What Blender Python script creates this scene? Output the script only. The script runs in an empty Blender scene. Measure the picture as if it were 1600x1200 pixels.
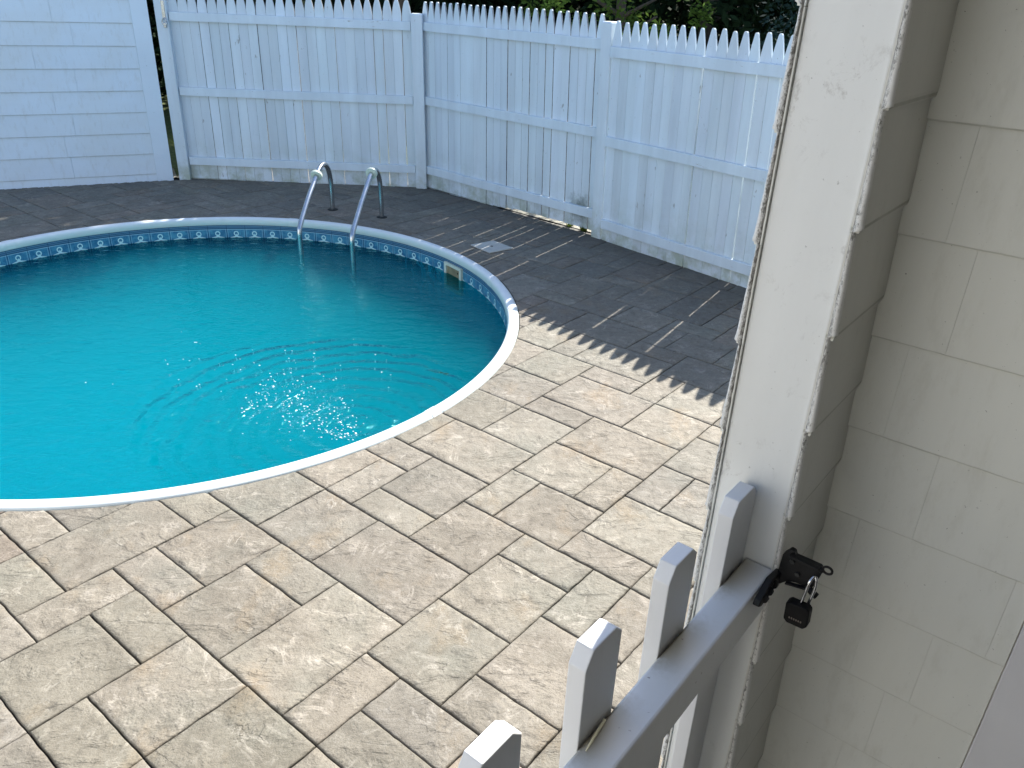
import bpy, bmesh, math, random
from mathutils import Vector, Matrix, noise
random.seed(7)
R = math.radians
C = bpy.context.scene.collection
sc = bpy.context.scene

# ------------------------------------------------------------------ camera
PITCH, ROLL, HC = 0.4674, 0.0426, 2.0196
fw = Vector((0, math.cos(PITCH), -math.sin(PITCH)))
up = Vector((0, math.sin(PITCH), math.cos(PITCH)))
rt = Vector((1, 0, 0))
cr, sr = math.cos(ROLL), math.sin(ROLL)
r2, u2 = cr * rt + sr * up, -sr * rt + cr * up
cd = bpy.data.cameras.new('camera')
cam = bpy.data.objects.new('camera', cd); C.objects.link(cam)
cam.matrix_world = Matrix(((r2.x, u2.x, -fw.x, 0), (r2.y, u2.y, -fw.y, 0), (r2.z, u2.z, -fw.z, HC), (0, 0, 0, 1)))
cd.sensor_width = 36; cd.lens = 36 * 1241.5 / 1600
cd.clip_start = 0.02; cd.clip_end = 500
sc.camera = cam

# ------------------------------------------------------------------ light
SUN_AZ, SUN_EL = R(61), R(42.8)            # azimuth from +X towards +Y
w = bpy.data.worlds.new('World'); sc.world = w; w.use_nodes = True
nt = w.node_tree; bg = nt.nodes['Background']
sky = nt.nodes.new('ShaderNodeTexSky'); sky.sky_type = 'NISHITA'; sky.sun_disc = False
sky.sun_elevation = SUN_EL; sky.sun_rotation = R(90) - SUN_AZ
sky.air_density = 1.0; sky.dust_density = 0.6; sky.ozone_density = 1.3
nt.links.new(sky.outputs[0], bg.inputs[0]); bg.inputs[1].default_value = 0.128
sl = bpy.data.lights.new('sun', 'SUN'); sl.energy = 5.0; sl.angle = R(0.5); sl.color = (1.0, 0.95, 0.87)
so = bpy.data.objects.new('sun', sl); C.objects.link(so)
sd = Vector((math.cos(SUN_EL) * math.cos(SUN_AZ), math.cos(SUN_EL) * math.sin(SUN_AZ), math.sin(SUN_EL)))
so.rotation_euler = sd.to_track_quat('Z', 'Y').to_euler(); so.location = sd * 30
sc.view_settings.view_transform = 'Standard'; sc.view_settings.look = 'None'
sc.view_settings.exposure = 1.38; sc.view_settings.gamma = 1
try: sc.view_settings.use_curve_mapping = False
except Exception: pass

try:
    sc.cycles.volume_bounces = 14; sc.cycles.max_bounces = 16
except Exception: pass

# ------------------------------------------------------------------ helpers
class MB:
    """collects faces and links them as one mesh object"""
    def __init__(s): s.v = []; s.f = []; s.c = []; s.mi = {}
    def face(s, pts, col=None):
        n = len(s.v); s.v += [tuple(p) for p in pts]; s.f.append(tuple(range(n, n + len(pts)))); s.c.append(col)
    def quads(s, P, F, col=None):
        n = len(s.v); s.v += [tuple(p) for p in P]
        for f in F: s.f.append(tuple(i + n for i in f)); s.c.append(col)
    def box(s, c, sx, sy, sz, ax=None, ay=None, az=None):
        ax = Vector(ax or (1, 0, 0)); ay = Vector(ay or (0, 1, 0)); az = Vector(az or (0, 0, 1)); c = Vector(c)
        P = [c + ax * (sx / 2 * a) + ay * (sy / 2 * b) + az * (sz / 2 * d) for d in (-1, 1) for b in (-1, 1) for a in (-1, 1)]
        s.quads(P, [(0, 2, 3, 1), (4, 5, 7, 6), (0, 1, 5, 4), (1, 3, 7, 5), (3, 2, 6, 7), (2, 0, 4, 6)])
    def prism(s, poly, ex):
        """extrude polygon (3-D points) by vector ex"""
        n = len(poly); ex = Vector(ex); P = [Vector(p) for p in poly]; P += [p + ex for p in P]
        F = [tuple(range(n - 1, -1, -1)), tuple(range(n, 2 * n))] + [(i, (i + 1) % n, n + (i + 1) % n, n + i) for i in range(n)]
        s.quads(P, F)
    def tube(s, pts, r, n=14, cap=True):
        pts = [Vector(p) for p in pts]; rings = []; prev = None
        rr = r if isinstance(r, (list, tuple)) else [r] * len(pts)
        for i, p in enumerate(pts):
            t = (pts[min(i + 1, len(pts) - 1)] - pts[max(i - 1, 0)]).normalized()
            if prev is None: a = t.orthogonal().normalized()
            else: a = (prev - t * prev.dot(t)).normalized()
            prev = a; b = t.cross(a)
            rings.append([p + (a * math.cos(2 * math.pi * k / n) + b * math.sin(2 * math.pi * k / n)) * rr[i] for k in range(n)])
        P = [q for g in rings for q in g]; F = []
        for i in range(len(pts) - 1):
            for k in range(n): F.append((i * n + k, i * n + (k + 1) % n, (i + 1) * n + (k + 1) % n, (i + 1) * n + k))
        if cap: F += [tuple(range(n - 1, -1, -1)), tuple(range((len(pts) - 1) * n, len(pts) * n))]
        s.quads(P, F)
    def build(s, name, mat, parent=None, smooth=False, bevel=0, attr=None, weld=False, mats=None):
        me = bpy.data.meshes.new(name); me.from_pydata(s.v, [], s.f); me.validate()
        bm = bmesh.new(); bm.from_mesh(me)
        if weld: bmesh.ops.remove_doubles(bm, verts=bm.verts, dist=1e-5)
        if bevel:
            bmesh.ops.remove_doubles(bm, verts=bm.verts, dist=1e-5)
            es = [e for e in bm.edges if len(e.link_faces) == 2 and e.calc_face_angle(0) > 0.35]
            bmesh.ops.bevel(bm, geom=es, offset=bevel, segments=2, affect='EDGES', profile=0.5, clamp_overlap=True)
        bmesh.ops.recalc_face_normals(bm, faces=bm.faces)
        bm.to_mesh(me); bm.free()
        me.materials.append(mat)
        for p in me.polygons: p.use_smooth = smooth
        if mats:
            me.materials.append(mats[0])
            for p in me.polygons:
                if abs(p.normal.dot(mats[1])) > .93: p.material_index = 1
        if attr:
            ca = me.color_attributes.new(attr, 'FLOAT_COLOR', 'CORNER'); k = 0
            for fi, p in enumerate(me.polygons):
                col = s.c[fi] or (1, 1, 1)
                for _ in p.vertices: ca.data[k].color = (col[0], col[1], col[2], 1); k += 1
        o = bpy.data.objects.new(name, me); C.objects.link(o)
        if parent: o.parent = parent
        return o

def tag(o, label=None, cat=None, group=None, kind=None):
    if label: o['label'] = label
    if cat: o['category'] = cat
    if group: o['group'] = group
    if kind: o['kind'] = kind
    return o
def empty(name, loc=(0, 0, 0)):
    o = bpy.data.objects.new(name, None); C.objects.link(o); o.empty_display_size = 0.1
    return o      # kept at the origin: parts carry world coordinates

# ---- material building
class Mat:
    def __init__(s, name):
        s.m = bpy.data.materials.new(name); s.m.use_nodes = True; s.t = s.m.node_tree; s.b = s.t.nodes['Principled BSDF']
        s.out = s.t.nodes['Material Output']; s._co = None
    def n(s, typ, **kw):
        nd = s.t.nodes.new(typ)
        for k, v in kw.items():
            if k == 'ins':
                for kk, vv in v.items():
                    if isinstance(vv, bpy.types.NodeSocket): s.t.links.new(vv, nd.inputs[kk])
                    else: nd.inputs[kk].default_value = vv
            else: setattr(nd, k, v)
        return nd
    def co(s):
        if not s._co: s._co = s.n('ShaderNodeTexCoord').outputs['Object']
        return s._co
    def mapped(s, scale=(1, 1, 1), rot=(0, 0, 0)):
        return s.n('ShaderNodeMapping', ins={'Vector': s.co(), 'Scale': scale, 'Rotation': rot}).outputs[0]
    def noise(s, scale, detail=4, rough=.55, vec=None, dist=0):
        return s.n('ShaderNodeTexNoise', ins={'Vector': vec or s.co(), 'Scale': scale, 'Detail': detail, 'Roughness': rough, 'Distortion': dist}).outputs['Fac']
    def ramp(s, fac, stops, interp='LINEAR'):
        r = s.n('ShaderNodeValToRGB', ins={'Fac': fac}); e = r.color_ramp; e.interpolation = interp
        while len(e.elements) < len(stops): e.elements.new(0.5)
        for i, (p, c) in enumerate(stops):
            e.elements[i].position = p; e.elements[i].color = (c[0], c[1], c[2], 1) if isinstance(c, (tuple, list)) else (c, c, c, 1)
        return r.outputs[0]
    def mix(s, fac, a, b, mode='MIX'):
        m = s.n('ShaderNodeMix', data_type='RGBA', blend_type=mode)
        for k, v in ((0, fac), (6, a), (7, b)):
            if isinstance(v, bpy.types.NodeSocket): s.t.links.new(v, m.inputs[k])
            else: m.inputs[k].default_value = (v if k == 0 else (v[0], v[1], v[2], 1) if isinstance(v, (tuple, list)) else (v, v, v, 1))
        return m.outputs[2]
    def math(s, op, a, b=0.0, c=0.0):
        m = s.n('ShaderNodeMath', operation=op)
        for i, v in enumerate((a, b, c)):
            if isinstance(v, bpy.types.NodeSocket): s.t.links.new(v, m.inputs[i])
            else: m.inputs[i].default_value = v
        return m.outputs[0]
    def bump(s, h, strength=.3, dist=.01, prev=None):
        b = s.n('ShaderNodeBump', ins={'Height': h, 'Strength': strength, 'Distance': dist})
        if prev: s.t.links.new(prev, b.inputs['Normal'])
        return b.outputs[0]
    def set(s, **kw):
        for k, v in kw.items():
            k = {'color': 'Base Color', 'rough': 'Roughness', 'metal': 'Metallic', 'normal': 'Normal', 'spec': 'Specular IOR Level', 'ior': 'IOR', 'coat': 'Coat Weight'}.get(k, k)
            if isinstance(v, bpy.types.NodeSocket): s.t.links.new(v, s.b.inputs[k])
            else: s.b.inputs[k].default_value = (v[0], v[1], v[2], 1) if isinstance(v, tuple) else v
        return s.m
    def link(s, a, b): s.t.links.new(a, b)

# fix-up: parts carry world coordinates while their Empty stands at the thing's base
def under(o, root):
    o.parent = root
    o.matrix_parent_inverse = Matrix.Translation(-root.location) if root.type == 'EMPTY' else Matrix.Identity(4)
    return o

# house / paver axes
TH = -0.6601
U = Vector((math.cos(TH), math.sin(TH), 0)); V = Vector((-math.sin(TH), math.cos(TH), 0)); Z = Vector((0, 0, 1))
def uv(u, v, z=0.0): return U * u + V * v + Z * z

# ------------------------------------------------------------------ materials
def mat_white(name, base=(.74, .755, .76), rough=.5, grain=None, dirt=.12, peel=0, streak=(6, 6, .6), bumpd=.0015, spot=60):
    m = Mat(name)
    n1 = m.noise(1.0, 5, .6, m.mapped(streak)); n2 = m.noise(14, 6, .65)
    c = m.mix(m.ramp(n1, [(.35, 0), (.7, 1)]), tuple(x * (1 - dirt) for x in base), base)
    c = m.mix(m.ramp(n2, [(.62, 0), (.75, dirt * 2)]), c, tuple(x * .72 for x in base))
    sp = m.noise(spot, 3, .5); c = m.mix(m.ramp(sp, [(.72, 0), (.75, .55)]), c, (.25, .25, .24))
    h = m.noise(grain or 40, 5, .6, m.mapped((1, 1, .12)))
    nb = m.bump(h, .35, bumpd); nb = m.bump(m.noise(3, 3), .3, .01, nb)
    m.set(color=c, rough=rough, normal=nb)
    return m
M_fence = mat_white('painted_fence_wood', (.69, .76, .81), .55, 45, .16)
# mildew and peeled paint low on the fence
m = M_fence
co = m.n('ShaderNodeSeparateXYZ', ins={'Vector': m.co()})
low = m.ramp(co.outputs[2], [(0.0, 1), (.26, .25), (.5, 0)])
algae = m.math('MULTIPLY', low, m.ramp(m.noise(5, 5, .7), [(.42, 0), (.62, 1)]))
prev = m.b.inputs['Base Color'].links[0].from_socket
c2 = m.mix(m.math('MULTIPLY', algae, .75), prev, (.30, .34, .22))
# dark mildew patch by the corner post
dv = m.n('ShaderNodeVectorMath', operation='DISTANCE', ins={0: m.co(), 1: (.55, 7.19, .20)}).outputs['Value']
dn = m.math('ADD', dv, m.math('MULTIPLY', m.math('SUBTRACT', m.noise(16, 5, .7), .5), .28))
c2 = m.mix(m.ramp(dn, [(.03, .85), (.16, 0)]), c2, (.10, .12, .10))
c2 = m.mix(m.ramp(m.noise(22, 4, .6, m.mapped((1, 1, .35))), [(.69, 0), (.73, .75)]), c2, (.30, .30, .29))
m.set(color=c2)
M_fence = m.m
M_rail = mat_white('painted_rail_wood', (.68, .76, .82), .5, 30, .14)
m = M_rail; prev = m.b.inputs['Base Color'].links[0].from_socket
m.set(color=m.mix(m.ramp(m.noise(3.2, 6, .72, m.mapped((2.2, 2.2, 14))), [(.66, 0), (.69, .8)]), prev, (.33, .32, .30))); M_rail = m.m
M_trim = mat_white('painted_wall_trim', (.69, .77, .84), .42, 25, .06, streak=(.8, .8, 3), bumpd=.001).m
def mat_laps(name, z0, step, base=(.60, .595, .565), k=.8, wd=.0016, grn=(.20, .20, .14), dirt=.08, streak=(9, 9, 1.2)):
    m = mat_white(name, base, .55, 60, dirt, streak=streak, bumpd=.0012, spot=260)
    prev = m.b.inputs['Base Color'].links[0].from_socket
    c = m.mix(m.ramp(m.noise(2.2, 4), [(.4, 0), (.8, .30)]), prev, (.58, .55, .45))
    c = m.mix(m.ramp(m.noise(230, 2, .5), [(.76, 0), (.78, .7)]), c, (.14, .14, .12))
    c = m.mix(m.ramp(m.noise(16, 7, .75, m.mapped((1.6, 1.6, .5))), [(.52, 0), (.72, .28)]), c, (.40, .39, .33))
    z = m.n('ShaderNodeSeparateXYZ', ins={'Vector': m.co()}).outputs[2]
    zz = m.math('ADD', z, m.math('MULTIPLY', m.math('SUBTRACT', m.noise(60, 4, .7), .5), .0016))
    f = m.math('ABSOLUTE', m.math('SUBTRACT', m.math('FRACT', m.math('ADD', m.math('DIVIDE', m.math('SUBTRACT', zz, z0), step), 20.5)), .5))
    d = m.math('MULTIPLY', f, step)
    ln = m.ramp(m.math('DIVIDE', d, wd * 4), [(.0, 1), (.22, .9), (.36, .12), (.9, 0)])  # dark line painted along each lap edge for the shadow gap there
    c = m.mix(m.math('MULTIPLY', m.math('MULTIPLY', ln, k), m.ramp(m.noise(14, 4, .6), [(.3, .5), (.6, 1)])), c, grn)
    m.set(color=c); return m.m
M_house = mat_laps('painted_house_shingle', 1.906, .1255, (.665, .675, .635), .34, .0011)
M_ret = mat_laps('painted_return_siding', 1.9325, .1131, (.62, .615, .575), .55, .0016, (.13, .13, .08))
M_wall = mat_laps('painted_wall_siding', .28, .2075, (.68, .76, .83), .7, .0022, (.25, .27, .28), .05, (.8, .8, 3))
M_plain = mat_white('painted_soffit', (.62, .60, .55), .6, 60, .06).m
M_board = mat_white('painted_corner_board', (.70, .71, .695), .5, 50, .07, streak=(12, 12, 2), bumpd=.0008, spot=210)
m = M_board; prev = m.b.inputs['Base Color'].links[0].from_socket
scuff = m.ramp(m.noise(42, 8, .80, m.mapped((1, 1, .7)), .5), [(.54, 0), (.64, .6)])
mask = m.ramp(m.noise(8, 4, .6), [(.50, .06), (.62, 1)])
m.set(color=m.mix(m.math('MULTIPLY', scuff, mask), prev, (.38, .37, .35)), normal=m.bump(m.noise(70, 5, .7), .4, .0008)); M_board = m.m
def mat_edge():
    m = Mat('rough_siding_edge')
    uu = m.n('ShaderNodeVectorMath', operation='DOT_PRODUCT', ins={0: m.co(), 1: tuple(U)}).outputs['Value']
    d = m.math('SUBTRACT', m.math('ABSOLUTE', m.math('ADD', uu, .2555)), .042)
    n1 = m.noise(300, 4, .8, m.mapped((1, 1, .5))); n2 = m.noise(20, 4, .6)
    near = m.ramp(m.math('ADD', m.math('MULTIPLY', d, 45), m.math('MULTIPLY', m.math('SUBTRACT', n1, .5), 1.1)), [(.12, 1), (.26, 0)])
    k = m.math('MULTIPLY', near, m.ramp(n2, [(.35, .55), (.55, 1)]))
    c = m.mix(m.ramp(n1, [(.57, 0), (.64, .6)]), (.68, .675, .65), (.34, .33, .30))
    c = m.mix(m.math('MULTIPLY', k, .92), c, (.11, .105, .09))
    m.set(color=c, rough=.8, normal=m.bump(n1, .5, .0015)); return m.m
M_edge = mat_edge()
def mat_vinyl():
    m = Mat('white_vinyl')
    n = m.noise(30, 5, .7, m.mapped((1, 1, .25)))
    c = m.mix(m.ramp(n, [(.5, 0), (.8, .3)]), (.66, .67, .68), (.54, .54, .53))
    s = m.n('ShaderNodeSeparateXYZ', ins={'Vector': m.co()})
    m.set(color=c, rough=.38, normal=m.bump(m.noise(160, 3), .12, .0005)); return m
M_vinyl = mat_vinyl().m
def mat_gaterail():
    m = mat_vinyl(); m.m.name = 'gate_rail_vinyl'; prev = m.b.inputs['Base Color'].links[0].from_socket
    # dirt gathered where each picket meets the rail top
    g = m.n('ShaderNodeVectorMath', operation='DOT_PRODUCT', ins={0: m.co(), 1: tuple(V)}).outputs['Value']
    uu = m.n('ShaderNodeVectorMath', operation='DOT_PRODUCT', ins={0: m.co(), 1: tuple(U)}).outputs['Value']
    ph = m.math('PINGPONG', m.math('ADD', g, -.470 + .1474 * 20), .0737)
    d = m.math('ADD', ph, m.math('MULTIPLY', m.math('SUBTRACT', m.noise(60, 5, .7), .5), .05))
    k = m.math('MULTIPLY', m.ramp(d, [(.026, .8), (.056, 0)]), m.ramp(m.math('ADD', uu, .25), [(.003, 1), (.034, 0)]))
    c = m.mix(k, prev, (.24, .20, .11))
    c = m.mix(m.math('MULTIPLY', m.ramp(m.math('ADD', uu, .2465), [(.0, 1), (.0035, 0)]), m.math('LESS_THAN', ph, .032)), c, (.06, .045, .02))
    c = m.mix(m.ramp(m.noise(95, 3), [(.70, 0), (.73, .7)]), c, (.18, .14, .15))
    m.set(color=c); return m.m
M_grail = mat_gaterail()

def mat_paver():
    m = Mat('slate_paver')
    a = m.n('ShaderNodeAttribute', attribute_name='tone').outputs['Color']
    n1 = m.noise(4.5, 6, .62, None, .8); n2 = m.noise(24, 8, .72, None, .5); n3 = m.noise(110, 4, .75)
    c = m.mix(m.ramp(n1, [(.36, .0), (.64, 1)]), (.148, .131, .104), (.202, .181, .146))
    c = m.mix(m.ramp(m.noise(2.4, 4, .6, m.mapped((1, 1, 1), (0, 0, 1))), [(.48, 0), (.66, .45)]), c, (.148, .150, .124))
    c = m.mix(m.ramp(m.noise(3.7, 4, .6, m.mapped((1.3, .8, 1), (0, 0, 2))), [(.56, 0), (.72, .6)]), c, (.210, .158, .098))
    c = m.mix(m.ramp(n2, [(.34, .60), (.47, 0)]), c, (.082, .073, .061))
    c = m.mix(m.ramp(n2, [(.54, 0), (.68, .60)]), c, (.235, .215, .182))
    c = m.mix(m.ramp(n3, [(.32, .7), (.45, 0)]), c, (.075, .067, .056))
    c = m.mix(m.ramp(m.noise(330, 3, .7), [(.36, .55), (.46, 0)]), c, (.085, .078, .066))
    c = m.mix(m.ramp(m.noise(260, 3, .7, m.mapped((1, 1, 1), (0, 0, .4))), [(.56, 0), (.66, .5)]), c, (.26, .245, .215))
    c = m.mix(m.ramp(n3, [(.60, 0), (.72, .35)]), c, (.27, .25, .22))
    vn = m.noise(4.6, 6, .62, m.mapped((1, 1, 1), (0, 0, .6)), 1.3)
    vein = m.math('MULTIPLY', m.ramp(vn, [(.472, 0), (.5, .8), (.528, 0)]), m.ramp(m.noise(9, 4, .6), [(.48, 0), (.62, 1)]))
    c = m.mix(vein, c, (.30, .275, .235))
    cn = m.noise(3.0, 5, .58, m.mapped((1.0, 1.8, 1), (0, 0, -.2)), .9)
    creas = m.math('MULTIPLY', m.ramp(cn, [(.493, 0), (.5, 1), (.507, 0)]), m.ramp(m.noise(7, 4, .6), [(.50, 0), (.58, 1)]))
    c = m.mix(m.math('MULTIPLY', creas, .65), c, (.07, .062, .052))
    c = m.mix(1.0, c, a, 'MULTIPLY')
    # ragged darker strip along the fence
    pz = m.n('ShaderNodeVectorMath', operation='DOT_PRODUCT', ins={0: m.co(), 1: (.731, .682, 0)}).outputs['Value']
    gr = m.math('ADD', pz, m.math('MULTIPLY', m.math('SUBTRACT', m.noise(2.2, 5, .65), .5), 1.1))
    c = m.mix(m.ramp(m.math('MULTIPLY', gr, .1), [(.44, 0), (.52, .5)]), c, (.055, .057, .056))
    h = m.math('ADD', m.math('MULTIPLY', n2, .7), m.math('MULTIPLY', n3, .45))
    step = m.ramp(cn, [(.42, 0), (.495, .35), (.505, .65), (.60, 1)])
    nb = m.bump(h, .85, .0065); nb = m.bump(m.math('MULTIPLY', step, m.ramp(m.noise(7, 4, .6), [(.45, .2), (.62, 1)])), .60, .011, nb); nb = m.bump(n1, .45, .022, nb)
    m.set(color=c, rough=m.ramp(n2, [(.3, .85), (.7, .62)]), normal=nb, spec=.35); return m.m
M_paver = mat_paver()
def simple(name, col, rough=.6, metal=0, bumps=None, var=.15, sc_=20, spec=.5):
    m = Mat(name); n = m.noise(sc_, 5, .6)
    m.set(color=m.mix(m.ramp(n, [(.3, 0), (.7, 1)]), tuple(x * (1 - var) for x in col), tuple(min(1, x * (1 + var)) for x in col)), rough=rough, metal=metal, spec=spec)
    if bumps: m.set(normal=m.bump(m.noise(bumps[0], 5, .65), .5, bumps[1]))
    return m.m
M_joint = simple('joint_sand', (.022, .019, .016), .95, 0, (60, .01), .5, 25)
M_cope = Mat('pool_coping_enamel')
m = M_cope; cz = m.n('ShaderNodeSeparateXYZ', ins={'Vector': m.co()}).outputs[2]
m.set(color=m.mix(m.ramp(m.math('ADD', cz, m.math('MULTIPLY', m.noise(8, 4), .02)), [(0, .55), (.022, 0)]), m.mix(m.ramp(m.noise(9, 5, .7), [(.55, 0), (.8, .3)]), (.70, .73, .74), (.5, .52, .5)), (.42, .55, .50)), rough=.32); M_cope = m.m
M_steel = simple('stainless_steel', (.50, .52, .54), .24, 1, (200, .0004), .08, 40)
M_collar = simple('aged_white_plastic', (.60, .66, .56), .4, 0, None, .1, 60)
M_dark = simple('black_plastic', (.006, .006, .006), .6, 0, (120, .0008), .3, 60, .2)
M_black_metal = simple('black_powder_coat', (.006, .006, .0065), .5, 0, (300, .0006), .4, 80, .3)
M_brass = simple('padlock_lettering', (.16, .14, .12), .4, .6)
M_skim = simple('skimmer_plastic', (.56, .60, .50), .5, 0, None, .08, 30)
M_flap = simple('skimmer_flap', (.24, .20, .115), .6, 0, None, .25, 12)
M_lid = simple('skimmer_lid_plastic', (.42, .41, .37), .55, 0, (40, .002), .08, 18)
M_straw = simple('dry_straw', (.80, .74, .52), .6)

def mat_liner():
    m = Mat('vinyl_liner')
    s = m.n('ShaderNodeSeparateXYZ', ins={'Vector': m.co()}); x, y, z = s.outputs
    ang = m.math('ARCTAN2', m.math('ADD', y, -4.908), m.math('ADD', x, 2.2367))
    t = m.math('MULTIPLY', ang, 85 / (2 * math.pi))                     # tiles round the wall
    fx = m.math('SUBTRACT', m.math('FRACT', m.math('ADD', t, 100.1)), .5)
    X = m.math('MULTIPLY', fx, .162)                                    # metres along the wall
    ax = m.math('ABSOLUTE', X)
    nz = m.noise(35, 3)
    def line(val, at, w): # 1 inside the line
        return m.math('LESS_THAN', m.math('ABSOLUTE', m.math('SUBTRACT', val, at)), w)
    base = m.mix(m.ramp(m.noise(18, 5, .7), [(.4, 0), (.65, 1)]), (.020, .13, .25), (.07, .28, .40))
    navy = m.math('GREATER_THAN', z, -.088)
    c = m.mix(navy, base, (.025, .085, .17))
    c = m.mix(line(z, -.090, .0016), c, (.42, .62, .70))
    c = m.mix(line(z, -.074, .0022), c, (.10, .22, .34)); c = m.mix(line(z, -.060, .002), c, (.16, .30, .40))
    c = m.mix(m.math('MULTIPLY', line(ax, .081, .0022), .7), c, (.010, .03, .08))
    c = m.mix(m.math('MULTIPLY', m.math('MULTIPLY', line(ax, .072, .0014), m.math('LESS_THAN', z, -.09)), .8), c, (.35, .55, .62))
    # knot: a ring over two sweeping tails
    zz = m.math('ADD', z, .127)
    d = m.math('SQRT', m.math('ADD', m.math('MULTIPLY', X, X), m.math('MULTIPLY', zz, zz)))
    ring = line(d, .018, .0045)
    tail = m.math('MULTIPLY', line(m.math('ADD', m.math('ADD', zz, .010), m.math('MULTIPLY', m.math('POWER', ax, .8), .62)), 0, .0065), m.math('LESS_THAN', ax, .062))
    tail2 = m.math('MULTIPLY', line(m.math('ADD', m.math('ADD', zz, .028), m.math('MULTIPLY', ax, .25)), 0, .006), m.math('LESS_THAN', ax, .055))
    k = m.math('MAXIMUM', ring, m.math('MAXIMUM', tail, tail2))
    c = m.mix(k, c, (.50, .72, .72))
    low = m.ramp(m.math('MULTIPLY', z, -1), [(.215, 0), (.235, 1)])
    marb = m.mix(m.ramp(m.noise(5, 5, .6), [(.35, 0), (.7, 1)]), (.36, .82, .88), (.46, .90, .94))
    c = m.mix(low, c, marb)
    m.set(color=c, rough=.35); return m.m
M_liner = mat_liner()

def mat_water():
    m = Mat('pool_water'); t = m.t
    t.nodes.remove(m.b)
    d = m.n('ShaderNodeVectorMath', operation='DISTANCE', ins={0: m.co(), 1: (-1.15, 3.95, -.165)}).outputs['Value']
    near = m.ramp(d, [(.15, 1), (.95, 0)])
    fine = m.noise(34, 3, .6, None, .6); mid = m.noise(7, 3, .5, m.mapped((1, 1.9, 1), (0, 0, .5)), .7)
    big = m.n('ShaderNodeTexWave', wave_type='RINGS', rings_direction='SPHERICAL', ins={'Vector': m.n('ShaderNodeMapping', ins={'Vector': m.co(), 'Location': (.85, -3.75, .165)}).outputs[0], 'Scale': 2.6, 'Distortion': 5.0, 'Detail': 3, 'Detail Scale': 1.2}).outputs['Fac']
    nb = m.bump(mid, .42, .035)
    b2 = m.n('ShaderNodeBump', ins={'Height': big, 'Strength': m.math('MULTIPLY', m.ramp(d, [(.4, .7), (.9, 1), (2.0, 0)]), .55), 'Distance': .035, 'Normal': nb}).outputs[0]
    b3 = m.n('ShaderNodeBump', ins={'Height': fine, 'Strength': m.math('MULTIPLY', near, .6), 'Distance': .012, 'Normal': b2}).outputs[0]
    gl = m.n('ShaderNodeBsdfGlossy', ins={'Roughness': .06, 'Normal': b3, 'Color': (.40, .92, 1, 1)})
    tr = m.n('ShaderNodeBsdfTransparent', ins={'Color': (*WAT_T, 1)})
    fr = m.n('ShaderNodeFresnel', ins={'IOR': 1.27, 'Normal': b3})
    mx = m.n('ShaderNodeMixShader', ins={0: fr.outputs[0], 1: tr.outputs[0], 2: gl.outputs[0]})
    m.link(mx.outputs[0], m.out.inputs['Surface'])
    sv = m.n('ShaderNodeVolumeScatter', ins={'Color': (.01, .965, .985, 1), 'Density': WAT_S, 'Anisotropy': .4})
    av = m.n('ShaderNodeVolumeAbsorption', ins={'Color': (.0, .62, .80, 1), 'Density': WAT_A})
    ad = m.n('ShaderNodeAddShader', ins={0: sv.outputs[0], 1: av.outputs[0]})
    m.link(ad.outputs[0], m.out.inputs['Volume'])
    return m.m
WAT_S, WAT_A, WAT_T = 1.7, .03, (.06, .495, .56)
M_water = mat_water()
def mat_leaf(name, a, b, tr=.25):
    m = Mat(name); att = m.n('ShaderNodeAttribute', attribute_name='tone').outputs['Color']
    c = m.mix(m.noise(2.0, 3), a, b); c = m.mix(1.0, c, att, 'MULTIPLY')
    m.set(color=c, rough=.85, spec=.08)
    tl = m.n('ShaderNodeBsdfTranslucent', ins={'Color': c}); mx = m.n('ShaderNodeMixShader', ins={0: tr, 1: m.b.outputs[0], 2: tl.outputs[0]})
    m.link(mx.outputs[0], m.out.inputs['Surface']); return m.m
M_leaf_d = mat_leaf('dark_evergreen_leaves', (.006, .013, .006), (.016, .030, .012), .06)
M_leaf_g = mat_leaf('sunlit_green_leaves', (.050, .10, .018), (.12, .18, .04), .3)
M_leaf_s = mat_leaf('blue_spruce_needles', (.010, .024, .022), (.026, .050, .046), .06)
M_bark = simple('tree_bark', (.06, .045, .033), .9, 0, (20, .02), .4, 12)
M_grass = simple('lawn_grass', (.070, .095, .022), .9, 0, (90, .05), .45, 14)
M_weed = mat_leaf('weed_leaves', (.06, .10, .015), (.12, .15, .03), .3)

# ------------------------------------------------------------------ ground and lawn
mb = MB(); S = 150
mb.face([(-S, -S, -1.45), (S, -S, -1.45), (S, S, -1.45), (-S, S, -1.45)])
tag(mb.build('subsoil', M_joint), kind='structure')

PC = Vector((-2.2367, 4.908, 0)); PR = 2.268
# yard outline (inside of fence, wall, house)
def ring(r, z, n=256, a0=0): return [Vector((PC.x + r * math.cos(a0 + 2 * math.pi * k / n), PC.y + r * math.sin(a0 + 2 * math.pi * k / n), z)) for k in range(n)]
# base sheet with a round hole for the pool
mb = MB(); N = 256; a = ring(2.24, -.014, N); rad = [0] * N
outer = [PC + Vector((math.cos(2 * math.pi * k / N), math.sin(2 * math.pi * k / N), 0)) * 120 + Vector((0, 0, -.014)) for k in range(N)]
# near sheet: joint sand under the pavers
near = [PC + Vector((math.cos(2 * math.pi * k / N), math.sin(2 * math.pi * k / N), 0)) * 9.5 + Vector((0, 0, -.014)) for k in range(N)]
mb.quads(a + near, [(k, (k + 1) % N, N + (k + 1) % N, N + k) for k in range(N)])
tag(mb.build('paver_bedding', M_joint), kind='structure')
mb = MB()
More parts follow.
